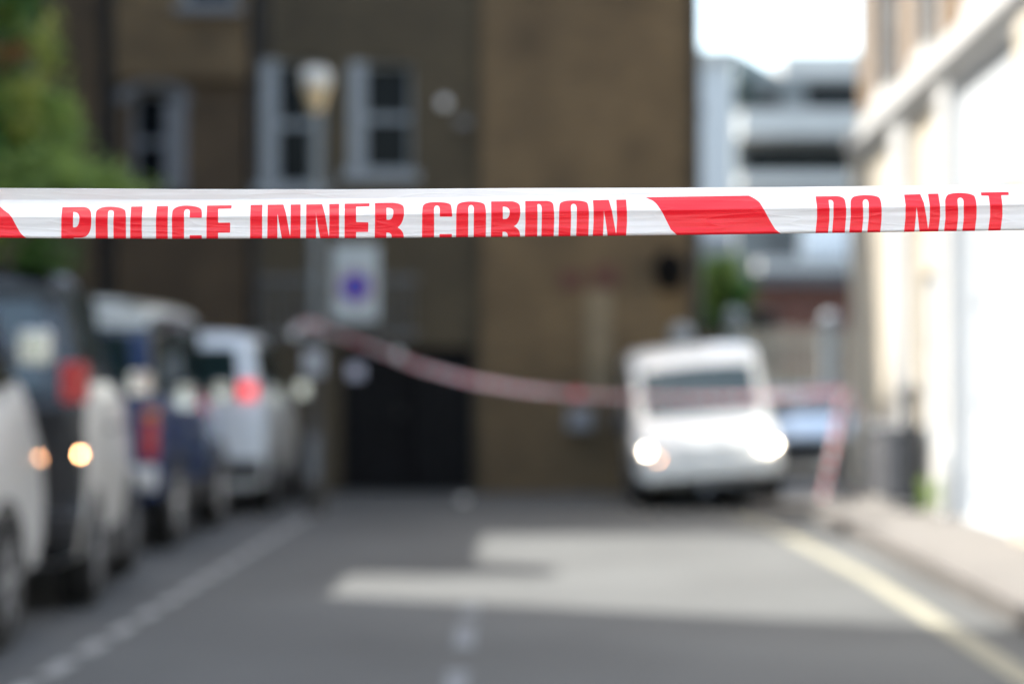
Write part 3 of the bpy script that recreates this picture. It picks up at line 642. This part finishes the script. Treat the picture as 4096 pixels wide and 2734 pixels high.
# station: y, lean, zbottom, zshoulder, ztop, half width, roof half width
vehicle('parked_van', (-3.56, 8.72, 0), 0, 'white van cut off by the left edge, nearest of the parked vehicles', 'van', WCAR,
    [(-2.35, .04, .3, 1.15, 2.1, .96, .82), (-2.2, .02, .3, 1.2, 2.2, .97, .84), (-1.2, 0, .3, 1.2, 2.23, .97, .85), (-.1, 0, .3, 1.2, 2.23, .97, .85), (1.0, 0, .3, 1.2, 2.2, .97, .84), (1.35, 0, .3, 1.22, 2.10, .97, .83), (2.15, -.10, .3, 1.36, 1.62, .95, .80), (2.5, -.03, .3, 1.1, 1.30, .93, .74)],
    (-1.45, 1.50), .97, .36, ((0, 1), (2, 3), (3, 4), (4, 6)), (6, 5), (1.25, 1.95, .7), tail=[('tail_light', .80, .93, .8, 1.2, REDL)], mirrors=(1.65, 1.55), group=G, mirror_m=CLEARL)
vehicle('parked_car', (-3.57, 13.5, 0), R(5.0), 'white compact car with a black roof and glowing amber glint, second parked vehicle', 'car', SILV2,
    [(-1.62, .18, .3, 1.36, 2.0, .87, .66), (-1.50, .10, .28, 1.38, 2.08, .88, .68), (-.7, .02, .28, 1.38, 2.10, .88, .69), (.0, 0, .28, 1.38, 2.05, .88, .69), (.35, -.05, .28, 1.36, 1.90, .88, .68), (.95, -.12, .28, 1.28, 1.40, .87, .68), (1.45, -.05, .3, .95, 1.08, .84, .62), (1.66, 0, .35, .75, .85, .78, .55)],
    (-1.12, 1.08), .88, .34, ((1, 2), (2, 4)), (5, 4), (1.30, 1.88, .60), roofm=(BLK, (0, 1, 2, 3, 4), 5),
    tail=[('tailgate', .001, .86, .50, 1.24, BLK), ('tail_light', .70, .86, 1.26, 1.50, REDL), ('reversing_light', .72, .86, 1.10, 1.24, CLEARL), ('indicator', .815, .85, .93, .965, AMBER)], mirrors=(.55, 1.38), group=G, mirror_m=BLK)  # indicator glow stands in for a sun glint on the tail lamps
vehicle('parked_car', (-3.76, 18.25, 0), 0, 'dark blue boxy four-wheel drive with a white roof and pale bumper, third in the row', 'car', BLUE,
    [(-1.95, .03, .42, 1.22, 2.02, .88, .76), (-1.88, .01, .4, 1.22, 2.08, .89, .78), (-1.0, 0, .4, 1.22, 2.10, .89, .79), (-.1, 0, .4, 1.22, 2.10, .89, .79), (.55, 0, .4, 1.22, 2.08, .89, .78), (.85, -.1, .4, 1.2, 1.36, .88, .76), (1.85, 0, .42, 1.12, 1.25, .84, .70), (1.95, 0, .45, 1.0, 1.12, .82, .66)],
    (-1.15, 1.35), .89, .40, ((0, 2), (2, 3), (3, 4)), (5, 4), (1.28, 1.80, .66), roofm=(VANW, (0, 1, 2, 3)),
    tail=[('tail_light', .74, .86, .78, 1.08, REDL), ('indicator', .74, .86, 1.10, 1.18, mat('orange_lamp', (.75, .22, .06), .2, var=.1, coat=.5))], mirrors=(.75, 1.32), group=G, bump=mat('pale_bumper', (.70, .70, .68), .3, var=.05), mirror_m=CLEARL, rim=mat('white_rim', (.6, .6, .6), .4))
vehicle('parked_car', (-3.52, 23.3, 0), 0, 'silver people carrier with red tail light, farthest car of the left row', 'car', SILV,
    [(-2.0, .10, .3, 1.2, 1.88, .88, .68), (-1.9, .06, .28, 1.22, 1.95, .89, .70), (-1.0, .01, .28, 1.24, 1.98, .89, .71), (-.2, 0, .28, 1.24, 1.95, .89, .70), (.25, -.05, .28, 1.22, 1.82, .89, .69), (1.15, -.1, .28, 1.2, 1.33, .88, .68), (1.8, -.05, .3, .95, 1.06, .84, .62), (2.05, 0, .35, .75, .84, .80, .55)],
    (-1.3, 1.35), .89, .33, ((1, 2), (2, 3), (3, 4)), (5, 4), (1.30, 1.80, .60),
    tail=[('tail_light', .60, .76, 1.26, 1.42, REDLIT)], mirrors=(.75, 1.35), group=G, mirror_m=CLEARL)
HEAD = mat('headlight_lit', (.9, .9, .85), .1, emit=(1, .84, .62), estr=9)
VT = mat('van_windscreen', (.03, .06, .07), .08, var=.1, spec=.35)
vehicle('delivery_van', (2.29, 24.45, .02), R(180) - R(1.5), 'white high-fronted van facing the camera, headlights on, tilted with one side on the kerb', 'van', VANW,
    [(-2.2, .03, .34, 1.1, 1.80, .81, .72), (-2.1, .02, .3, 1.1, 1.83, .82, .74), (-.6, 0, .28, 1.1, 1.88, .83, .75), (.9, 0, .28, 1.08, 1.83, .83, .74), (1.25, -.02, .28, 1.06, 1.74, .83, .72), (1.50, -.05, .28, 1.04, 1.45, .83, .72), (1.88, -.05, .28, .98, 1.04, .82, .72), (2.20, -.06, .30, .80, .90, .83, .66), (2.32, -.02, .34, .62, .72, .79, .60)],
    (-1.4, 1.45), .83, .31, ((3, 5),), (6, 4), (1.15, 1.6, .6), glass=VT, sins=((.26, .02), (.02, .02)), roll=R(4.6), mirrors=(1.40, 1.02), mirror_m=PLAST, bump=VANW,
    front=(VANW, ('headlight', .52, .80, .54, .80, CLEARL), ('fog_light', .30, .44, .36, .50, CLEARL), ('grille', -.36, .36, .46, .62, mat('bluish_grille', (.09, .12, .16), .4)), ('lower_intake', -.50, .50, .345, .40, PLAST), ('number_plate', -.26, .26, .41, .455, PLATEW)))
vehicle('far_car', (X(1885, 31), 32.2, 0), R(180), 'pale blue car with a dark roof beyond the corner, partly hidden by the hanging tape', 'car', mat('pale_blue_car', (.30, .40, .50), .25, var=.05, coat=.6),
    [(-2.0, .1, .3, .85, 1.0, .84, .62), (-1.6, 0, .28, .88, 1.12, .86, .66), (-1.2, 0, .28, .88, 1.36, .87, .62), (-.2, 0, .28, .88, 1.42, .87, .62), (.35, 0, .28, .88, 1.36, .87, .62), (1.05, -.1, .28, .86, .96, .86, .66), (1.75, -.05, .3, .72, .82, .84, .6), (2.0, 0, .35, .58, .66, .80, .55)],
    (-1.3, 1.3), .87, .31, ((2, 3), (3, 4)), (5, 4), mirrors=(.7, .95), mirror_m=PLAST, rearplate=False, roofm=(mat('midnight_paint', (.012, .02, .035), .35, var=.1), (0, 1, 2, 3, 4), 5))

# ------------------------------------------------------------------ the distant cordon tape
TW = mat('far_tape_film', (.8, .8, .8), .3, var=.05); TR = mat('far_tape_red', (.80, .16, .19), .35, var=.05)
def ribbon(q, pts, w, per=.16, phase=0, twist=.12):
    s = 0.0; prev = None
    for i, p in enumerate(pts):
        p = Vector(p)
        if prev is not None: s += (p - prev).length
        d = (Vector(pts[min(i + 1, len(pts) - 1)]) - Vector(pts[max(i - 1, 0)])).normalized()
        up = Vector((0, 0, 1)) if abs(d.z) < .8 else Vector((1, 0, 0)); side = d.cross(up).normalized(); up = side.cross(d).normalized()
        an = twist * math.sin(s * 2.1 + phase); u = up * math.cos(an) + side * math.sin(an)
        cur = (p + u * w / 2, p - u * w / 2)
        if prev is not None:
            q.cur = 1 if ((s + phase) % per) < per * .45 else 0
            q.add([last[0], last[1], cur[1], cur[0]], [(0, 1, 2, 3)])
        prev, last = p, cur
PX, PY = X(1935, 21.6), 21.6
t = thing('cordon_tape', (0, 0, 0), 0, 'blurred red and white tape sagging from the lamp post across the van', 'tape')
pix = [(690, 745, 21.70), (740, 755, 21.6), (850, 796, 21.4), (960, 840, 21.3), (1080, 873, 21.2), (1200, 893, 21.1), (1320, 905, 21.05), (1440, 911, 21.0), (1560, 914, 21.0), (1680, 912, 21.1), (1800, 907, 21.3), (1935, 898, 21.6)]
from bisect import bisect_right
pts = []
for px in range(690, 1936, 5):
    i = min(max(bisect_right([p[0] for p in pix], px) - 1, 0), len(pix) - 2); p0, p1 = pix[i], pix[i + 1]; f = (px - p0[0]) / (p1[0] - p0[0])
    Yv = p0[1] + f * (p1[1] - p0[1]); d = p0[2] + f * (p1[2] - p0[2]); pts.append((X(px, d), d, Z(Yv, d)))
q = MB(); ribbon(q, pts, .060, .085, .2, .35); q.build('tape_strip', [TW, TR], t)
q = MB()
zl = Z(745, 21.7)                                    # wrapped round the lamp post
wr_ = [(LX + .085 * math.cos(a), LY + .085 * math.sin(a), zl + .02 * math.sin(a * 2)) for a in [i * math.pi / 10 for i in range(21)]]
ribbon(q, wr_, .075, .12, 0, .1); q.build('tape_knot', [TW, TR], t); q = MB(); ribbon(q, [(LX - .1 - .008 * i, LY - .09, zl + .03 - .006 * i) for i in range(16)], .06, .12, .1, .5); q.build('tape_end', [TW, TR], t)
q = MB()
ribbon(q, [(PX + .075 * math.cos(a), PY + .075 * math.sin(a), Z(900, PY)) for a in [i * math.pi / 10 for i in range(21)]], .05, .14, 0, .1)
q.build('tape_knot', [TW, TR], t); q = MB()
ribbon(q, [(PX + .05 + .013 * i, PY - .09, Z(915, PY) - .024 * i) for i in range(11)], .03, .14, 0, .3); q.build('tape_end', [TW, TR], t)
for k, (px, Yv, d, mm) in enumerate(((676, 765, 21.6, TW), (912, 813, 21.33, TW), (1322, 903, 21.03, TR))):
    q = MB(); c = Vector((X(px, d), d - .03, Z(Yv, d))); rr = random.Random(k)
    for i in range(9):
        a0 = i * .7; q.add([c + Vector((.05 * math.cos(a0) + rr.uniform(-.01, .01), rr.uniform(-.04, .0), .05 * math.sin(a0))) for a0 in (a0, a0 + 1.2, a0 + 2.4, a0 + 3.6)], [(0, 1, 2, 3)])
    q.build('tape_twist', mm, t)
q = MB()
ribbon(q, [(X(1930 - 50 * (i / 30) ** 1.2, PY), PY - .10, Z(905 + 240 * i / 30, PY)) for i in range(31)], .045, .14, .05, .9)
ribbon(q, [(X(1922 - 38 * (i / 30), PY), PY - .13, Z(905 + 235 * i / 30, PY)) for i in range(31)], .035, .16, .0, .7); q.build('tape_tail', [TW, TR], t)
t = thing('metal_post', (PX, PY, .12), 0, 'slim dark post holding the far end of the blurred tape beside the white house', 'post')
q = MB(); q.lathe([(.07, 0), (.07, .03), (.04, .05), (.038, Z(880, PY) - .12), (.01, Z(875, PY) - .12)], n=12); q.build('shaft', MATS['dark_iron'], t, smooth='angle')
# pale cup shape added for a glint on the road by the wall
t = thing('glint_cup', (X(1062, 24), 24, .035), R(20), 'small pale cup shape added for a glint on the road before the brick wall', 'cup')
q = MB(); q.lathe([(.028, -.05), (.036, .05), (.038, .052), (.034, .05)], (0, 0, 0), 14, 'X'); q.build('cup_body', mat('paper', (.75, .75, .72), .5), t)

# ------------------------------------------------------------------ the foreground tape (sharp)
K1 = 700 / 2349; C1 = (0, 740, K1); C2 = (700, 740, K1); C3 = (1400, 740, K1); C4 = (2000, 740, K1); C5 = (2600, 730, K1); C6 = (3200, 720, 896 / 2349)
GL = [
 (C1, ['M-60,262 L0,287 L50,335 L120,385 L160,435 L210,530 L260,620 Q305,685 350,708 L420,800 L-950,800 L-1040,708 Q-1090,685 -1133,620 L-1183,530 L-1233,435 L-1273,385 L-1343,335 L-1393,287 L-1450,262']),
 (C1, ['M838,298 L1120,295 Q1222,300 1225,400 L1225,500 Q1222,700 1090,707 L990,707 L990,800 L822,800 L822,500 Q822,400 838,298', 'M985,362 Q1065,362 1065,440 Q1062,568 1000,568 L980,568 L980,470']),
 (C1, ['M1285,800 L1282,500 Q1282,380 1295,350 Q1330,290 1480,290 Q1640,295 1680,340 Q1692,370 1690,500 L1692,800 L1525,800 L1520,500 L1528,370 Q1528,338 1488,338 Q1450,338 1450,380 L1445,500 L1450,800']),
 (C1, ['M1760,290 L1915,287 L1905,420 L1903,600 L1912,800 L1748,800 L1747,500']),
 (C1, ['M2107,284 L2258,281 L2252,420 L2250,600 L2255,800 L2095,800 L2092,500 L2096,400']),
 (C2, ['M-38,800 L-42,500 Q-45,380 -30,340 Q10,275 160,275 Q320,280 355,330 Q365,360 360,440 L195,440 L200,350 Q195,325 160,325 Q125,328 122,370 L122,800']),
 (C2, ['M197,673 L360,673 L360,800 L197,800']),
 (C2, ['M430,275 L762,271 L757,315 L580,320 L578,505 L742,505 L740,638 L578,640 L580,800 L422,800 L422,450']),
 (C2, ['M1015,268 L1175,265 L1170,400 L1170,800 L1008,800 L1008,450']),
 (C2, ['M1243,265 L1455,262 L1490,380 L1520,550 L1548,712 L1552,500 L1552,262 L1687,260 L1683,800 L1450,800 L1405,560 L1375,370 L1375,800 L1237,800']),
 (C2, ['M1762,260 L1975,256 L2010,380 L2040,550 L2068,708 L2072,500 L2070,255 L2203,252 L2203,800 L1968,800 L1920,560 L1893,370 L1893,800 L1757,800']),
 (C3, ['M-72,250 L262,244 L260,286 L82,290 L82,497 L246,499 L244,629 L82,632 L82,800 L-75,800']),
 (C3, ['M335,242 L560,237 Q700,245 718,290 Q730,330 725,400 Q710,520 638,570 Q722,610 722,700 L722,800 L558,800 L558,680 Q550,638 500,638 L488,638 L488,800 L330,800 L335,450', 'M490,305 Q580,305 582,350 Q582,465 520,467 L490,467']),
 (C3, ['M965,800 L968,420 Q968,300 985,270 Q1020,228 1165,228 Q1330,230 1355,270 Q1370,320 1372,425 L1205,425 L1205,320 Q1200,275 1165,275 Q1128,278 1128,330 L1130,450 L1128,800']),
 (C3, ['M1200,657 L1368,656 L1368,800 L1200,800']),
 (C3, ['M1422,800 L1426,400 Q1428,290 1445,265 Q1480,220 1625,220 Q1780,225 1805,260 Q1825,300 1826,400 L1822,800 L1658,800 L1662,400 L1662,310 Q1655,268 1625,268 Q1588,270 1587,320 L1588,400 L1585,800']),
 (C3, ['M1893,220 L2180,217 Q2270,235 2280,280 Q2290,340 2287,380 Q2275,520 2200,552 Q2278,590 2282,660 L2280,800 L2115,800 L2118,680 Q2115,628 2065,626 L2048,628 L2045,800 L1890,800 L1895,400', 'M2052,290 Q2142,292 2143,360 Q2140,455 2075,457 L2052,457']),
 (C4, ['M338,213 L620,212 Q700,215 715,260 Q728,330 728,450 L718,800 L553,800 L560,450 L560,310 Q555,256 520,256 L502,258 L505,400 L498,800 L330,800 L340,500']),
 (C4, ['M778,800 L792,450 Q790,290 805,250 Q830,208 980,206 Q1150,208 1175,245 Q1195,300 1195,420 L1182,800 L1018,800 L1030,450 L1030,310 Q1025,253 985,253 Q952,256 952,300 L955,420 L943,800']),
 (C4, ['M1247,203 L1460,198 L1500,330 L1530,500 L1560,664 L1572,450 L1560,197 L1693,195 L1705,350 L1705,500 L1685,800 L1460,800 L1420,500 L1395,340 L1393,450 L1378,800 L1238,800 L1255,500 L1255,350']),
 (C5, ['M-64,197 L1325,176 Q1440,225 1480,280 L1540,380 L1610,510 L1680,625 L1760,690 L1850,800 L440,800 L360,702 L280,630 L215,500 L165,400 L105,310 Q50,240 0,228']),
 (C6, ['M163,172 L380,167 Q460,172 472,215 Q488,270 484,380 L462,640 L330,640 L350,380 L350,240 Q345,208 315,208 L300,210 L310,300 L308,420 L285,640 L153,640 L178,400 L178,280']),
 (C6, ['M508,640 L532,380 L530,240 Q530,200 555,180 Q590,158 700,158 Q800,160 830,185 Q858,220 857,340 L855,420 L832,640 L697,640 L722,380 L720,240 Q715,202 687,202 Q658,205 658,240 L663,320 L662,420 L640,640']),
 (C6, ['M1092,153 L1260,147 L1300,240 L1325,380 L1345,527 L1360,400 L1362,280 L1342,145 L1450,143 L1468,260 L1470,380 L1438,640 L1262,640 L1238,400 L1220,262 L1215,400 L1190,640 L1080,640 L1105,400 L1107,260']),
 (C6, ['M1498,640 L1525,400 L1522,220 Q1525,180 1550,155 Q1590,135 1680,135 Q1800,138 1830,170 Q1853,220 1853,310 L1850,400 L1820,640 L1690,640 L1717,400 L1715,220 Q1708,185 1680,185 Q1652,188 1652,215 L1658,300 L1658,400 L1630,640']),
 (C6, ['M1897,130 L2187,125 L2190,158 L2110,160 L2122,250 L2123,380 L2088,640 L1958,640 L1993,380 L1993,280 L1978,165 L1900,164']),
]
def parse(path, c):
    out = []; cur = None; toks = path.split(); i = 0
    while i < len(toks):
        k = toks[i]; p = tuple(map(float, k[1:].split(',')))
        if k[0] == 'Q':
            e = tuple(map(float, toks[i + 1].split(','))); i += 1
            for j in range(1, 9):
                u = j / 8; out.append(tuple((1 - u) ** 2 * cur[a] + 2 * u * (1 - u) * p[a] + u * u * e[a] for a in (0, 1)))
            cur = e
        else: out.append(p); cur = p
        i += 1
    return np.array([(c[0] + c[2] * x, c[1] + c[2] * y) for x, y in out])
def sdf(P, pts):                                     # positive inside
    A = P; B = np.roll(P, -1, 0); dmin = np.full(len(pts), 1e9); ins = np.zeros(len(pts), bool)
    for a, b in zip(A, B):
        ab = b - a; ap = pts - a; u = np.clip((ap @ ab) / max(ab @ ab, 1e-9), 0, 1); dmin = np.minimum(dmin, np.hypot(*(ap - u[:, None] * ab).T))
        if a[1] != b[1]:
            c = ((a[1] > pts[:, 1]) != (b[1] > pts[:, 1])) & (pts[:, 0] < (b[0] - a[0]) * (pts[:, 1] - a[1]) / (b[1] - a[1]) + a[0]); ins ^= c
    return np.where(ins, dmin, -dmin)
topx = [0, 500, 700, 1400, 2100, 2600, 3100, 3300, 4096]; topy = [752, 754.3, 756.4, 757, 752, 750.8, 748, 745.8, 737]
botx = [0, 300, 700, 1400, 2000, 2650, 3300, 4096]; boty = [951, 954, 955.2, 952.8, 947.7, 940.8, 932, 920.6]
def edge(xs, ys_, x):
    m0 = (ys_[1] - ys_[0]) / (xs[1] - xs[0]) * .3; m1 = (ys_[-1] - ys_[-2]) / (xs[-1] - xs[-2]) * .5
    r = np.interp(x, xs, ys_); r = np.where(x < xs[0], ys_[0] + m0 * (x - xs[0]), r); return np.where(x > xs[-1], ys_[-1] + m1 * (x - xs[-1]), r)
cols = np.concatenate([np.arange(-23600, -640, 160), np.arange(-560, 4640, 3.0), np.arange(4720, 14900, 160)])
NS = 74; ss = np.linspace(0, 1, NS); NB = 10
def relief(s, x):
    """how far the film stands back from the focus plane, metres: creased upper facet, sharp crease, flat lower face"""
    f = min(max(x / 4096, 0), 1); ca = .24 - .14 * f; cb = .58 - .15 * f + .012 * math.sin(x * .0021)
    if s < ca: v = .0120 + (ca - s) * (-.022 + .055 * f)
    elif s < cb: v = .0120 * ((cb - s) / (cb - ca)) ** 1.1
    else: v = .0020 * (1 - math.exp(-(s - cb) / .10))
    if s > .95: v += (s - .95) ** 2 * .8
    w = noise.noise(Vector((x * .0016, s * 3.2, .3))) * .0013 + noise.noise(Vector((x * .0045 + s * 2.0, s * 9, 5.1))) * .00045
    w += .00010 * noise.noise(Vector((x * .006, s * 22, 9))) 
    rdg = 1 - abs(noise.noise(Vector((x * .0032 - s * 1.4, s * 6.5, 2.2)))) * 2
    w -= .00030 * max(0, rdg) ** 8
    return v + w
cp, sp_ = math.cos(PITCH), math.sin(PITCH)
def unproj(px, py, dep):
    u = (px - 2048) / 4096 * 36 / LENS; v = (1367 - py) / 4096 * 36 / LENS
    dy, dz = cp - v * sp_, v * cp + sp_; k = dep / dy
    return (u * k, dep, CAMH + dz * k)
V = []; INK = []
ET = edge(topx, topy, cols); EB = edge(botx, boty, cols)
PXY = np.zeros((len(cols), NS, 2)); PXY[:, :, 0] = cols[:, None]; PXY[:, :, 1] = ET[:, None] + (EB - ET)[:, None] * ss[None, :]
ink = np.full((len(cols), NS), -20.0)
for c, paths in GL:
    polys = [parse(p, c) for p in paths]; lo, hi = polys[0][:, 0].min() - 8, polys[0][:, 0].max() + 8
    ix = np.where((cols >= lo) & (cols <= hi))[0]
    if not len(ix): continue
    pts_ = PXY[ix].reshape(-1, 2); val = sdf(polys[0], pts_)
    for h in polys[1:]: val = np.minimum(val, -sdf(h, pts_))
    ink[ix] = np.maximum(ink[ix], val.reshape(len(ix), NS))
DEP = 2.0
# more slanted red bands beyond the frame
for i, cx_ in enumerate(cols):
    for j in range(NS):
        V.append(unproj(cx_, PXY[i, j, 1], DEP + relief(ss[j], cx_))); INK.append(float(max(-20, min(20, ink[i, j]))))
    for j in range(1, NB + 1):                        # back layer of the folded film
        u = 1 - j / (NB + 1); V.append(unproj(cx_, ET[i] + (EB[i] - ET[i]) * u, DEP + relief(u, cx_) + .004 + .010 * math.sin(math.pi * u))); INK.append(-20.0)
NR = NS + NB; F = []
for i in range(len(cols) - 1):
    for j in range(NR):
        k = (j + 1) % NR; F.append((i * NR + j, i * NR + k, (i + 1) * NR + k, (i + 1) * NR + j))
me = bpy.data.meshes.new('cordon_tape'); me.from_pydata(V, [], F); me.update()
at = me.attributes.new('ink', 'FLOAT', 'POINT'); at.data.foreach_set('value', INK)
me.shade_smooth()
o = bpy.data.objects.new('cordon_tape', me); COL.objects.link(o)
tag(o, 'sharp white and red tape reading POLICE INNER CORDON DO NOT, stretched across the front', 'tape')
m = bpy.data.materials.new('printed_film'); m.use_nodes = True; n = m.node_tree.nodes; l = m.node_tree.links; p = n['Principled BSDF']
at_ = n.new('ShaderNodeAttribute'); at_.attribute_name = 'ink'
mr = n.new('ShaderNodeMapRange'); mr.inputs[1].default_value = -.7; mr.inputs[2].default_value = .7; l.new(at_.outputs['Fac'], mr.inputs[0])
mx = n.new('ShaderNodeMix'); mx.data_type = 'RGBA'; mx.inputs[6].default_value = (.83, .795, .77, 1); mx.inputs[7].default_value = (.93, .008, .022, 1)
l.new(mr.outputs[0], mx.inputs[0]); l.new(mx.outputs[2], p.inputs['Base Color'])
p.inputs['Roughness'].default_value = .33; p.inputs['Specular IOR Level'].default_value = .5
p.inputs['Coat Weight'].default_value = .2; p.inputs['Coat Roughness'].default_value = .2
tc = n.new('ShaderNodeTexCoord'); mp = n.new('ShaderNodeMapping'); mp.inputs['Scale'].default_value = (9, 60, 210); l.new(tc.outputs['Object'], mp.inputs[0])
nz = n.new('ShaderNodeTexNoise'); nz.inputs['Scale'].default_value = 1.4; nz.inputs['Detail'].default_value = 4; nz.inputs['Distortion'].default_value = .8; l.new(mp.outputs[0], nz.inputs[0])
bp = n.new('ShaderNodeBump'); bp.inputs['Strength'].default_value = .12; bp.inputs['Distance'].default_value = .0005; l.new(nz.outputs[0], bp.inputs['Height']); l.new(bp.outputs[0], p.inputs['Normal'])
tr = n.new('ShaderNodeBsdfTranslucent'); l.new(mx.outputs[2], tr.inputs[0]); ms = n.new('ShaderNodeMixShader'); ms.inputs[0].default_value = .22
l.new(p.outputs[0], ms.inputs[1]); l.new(tr.outputs[0], ms.inputs[2]); l.new(ms.outputs[0], n['Material Output'].inputs[0])
me.materials.append(m)
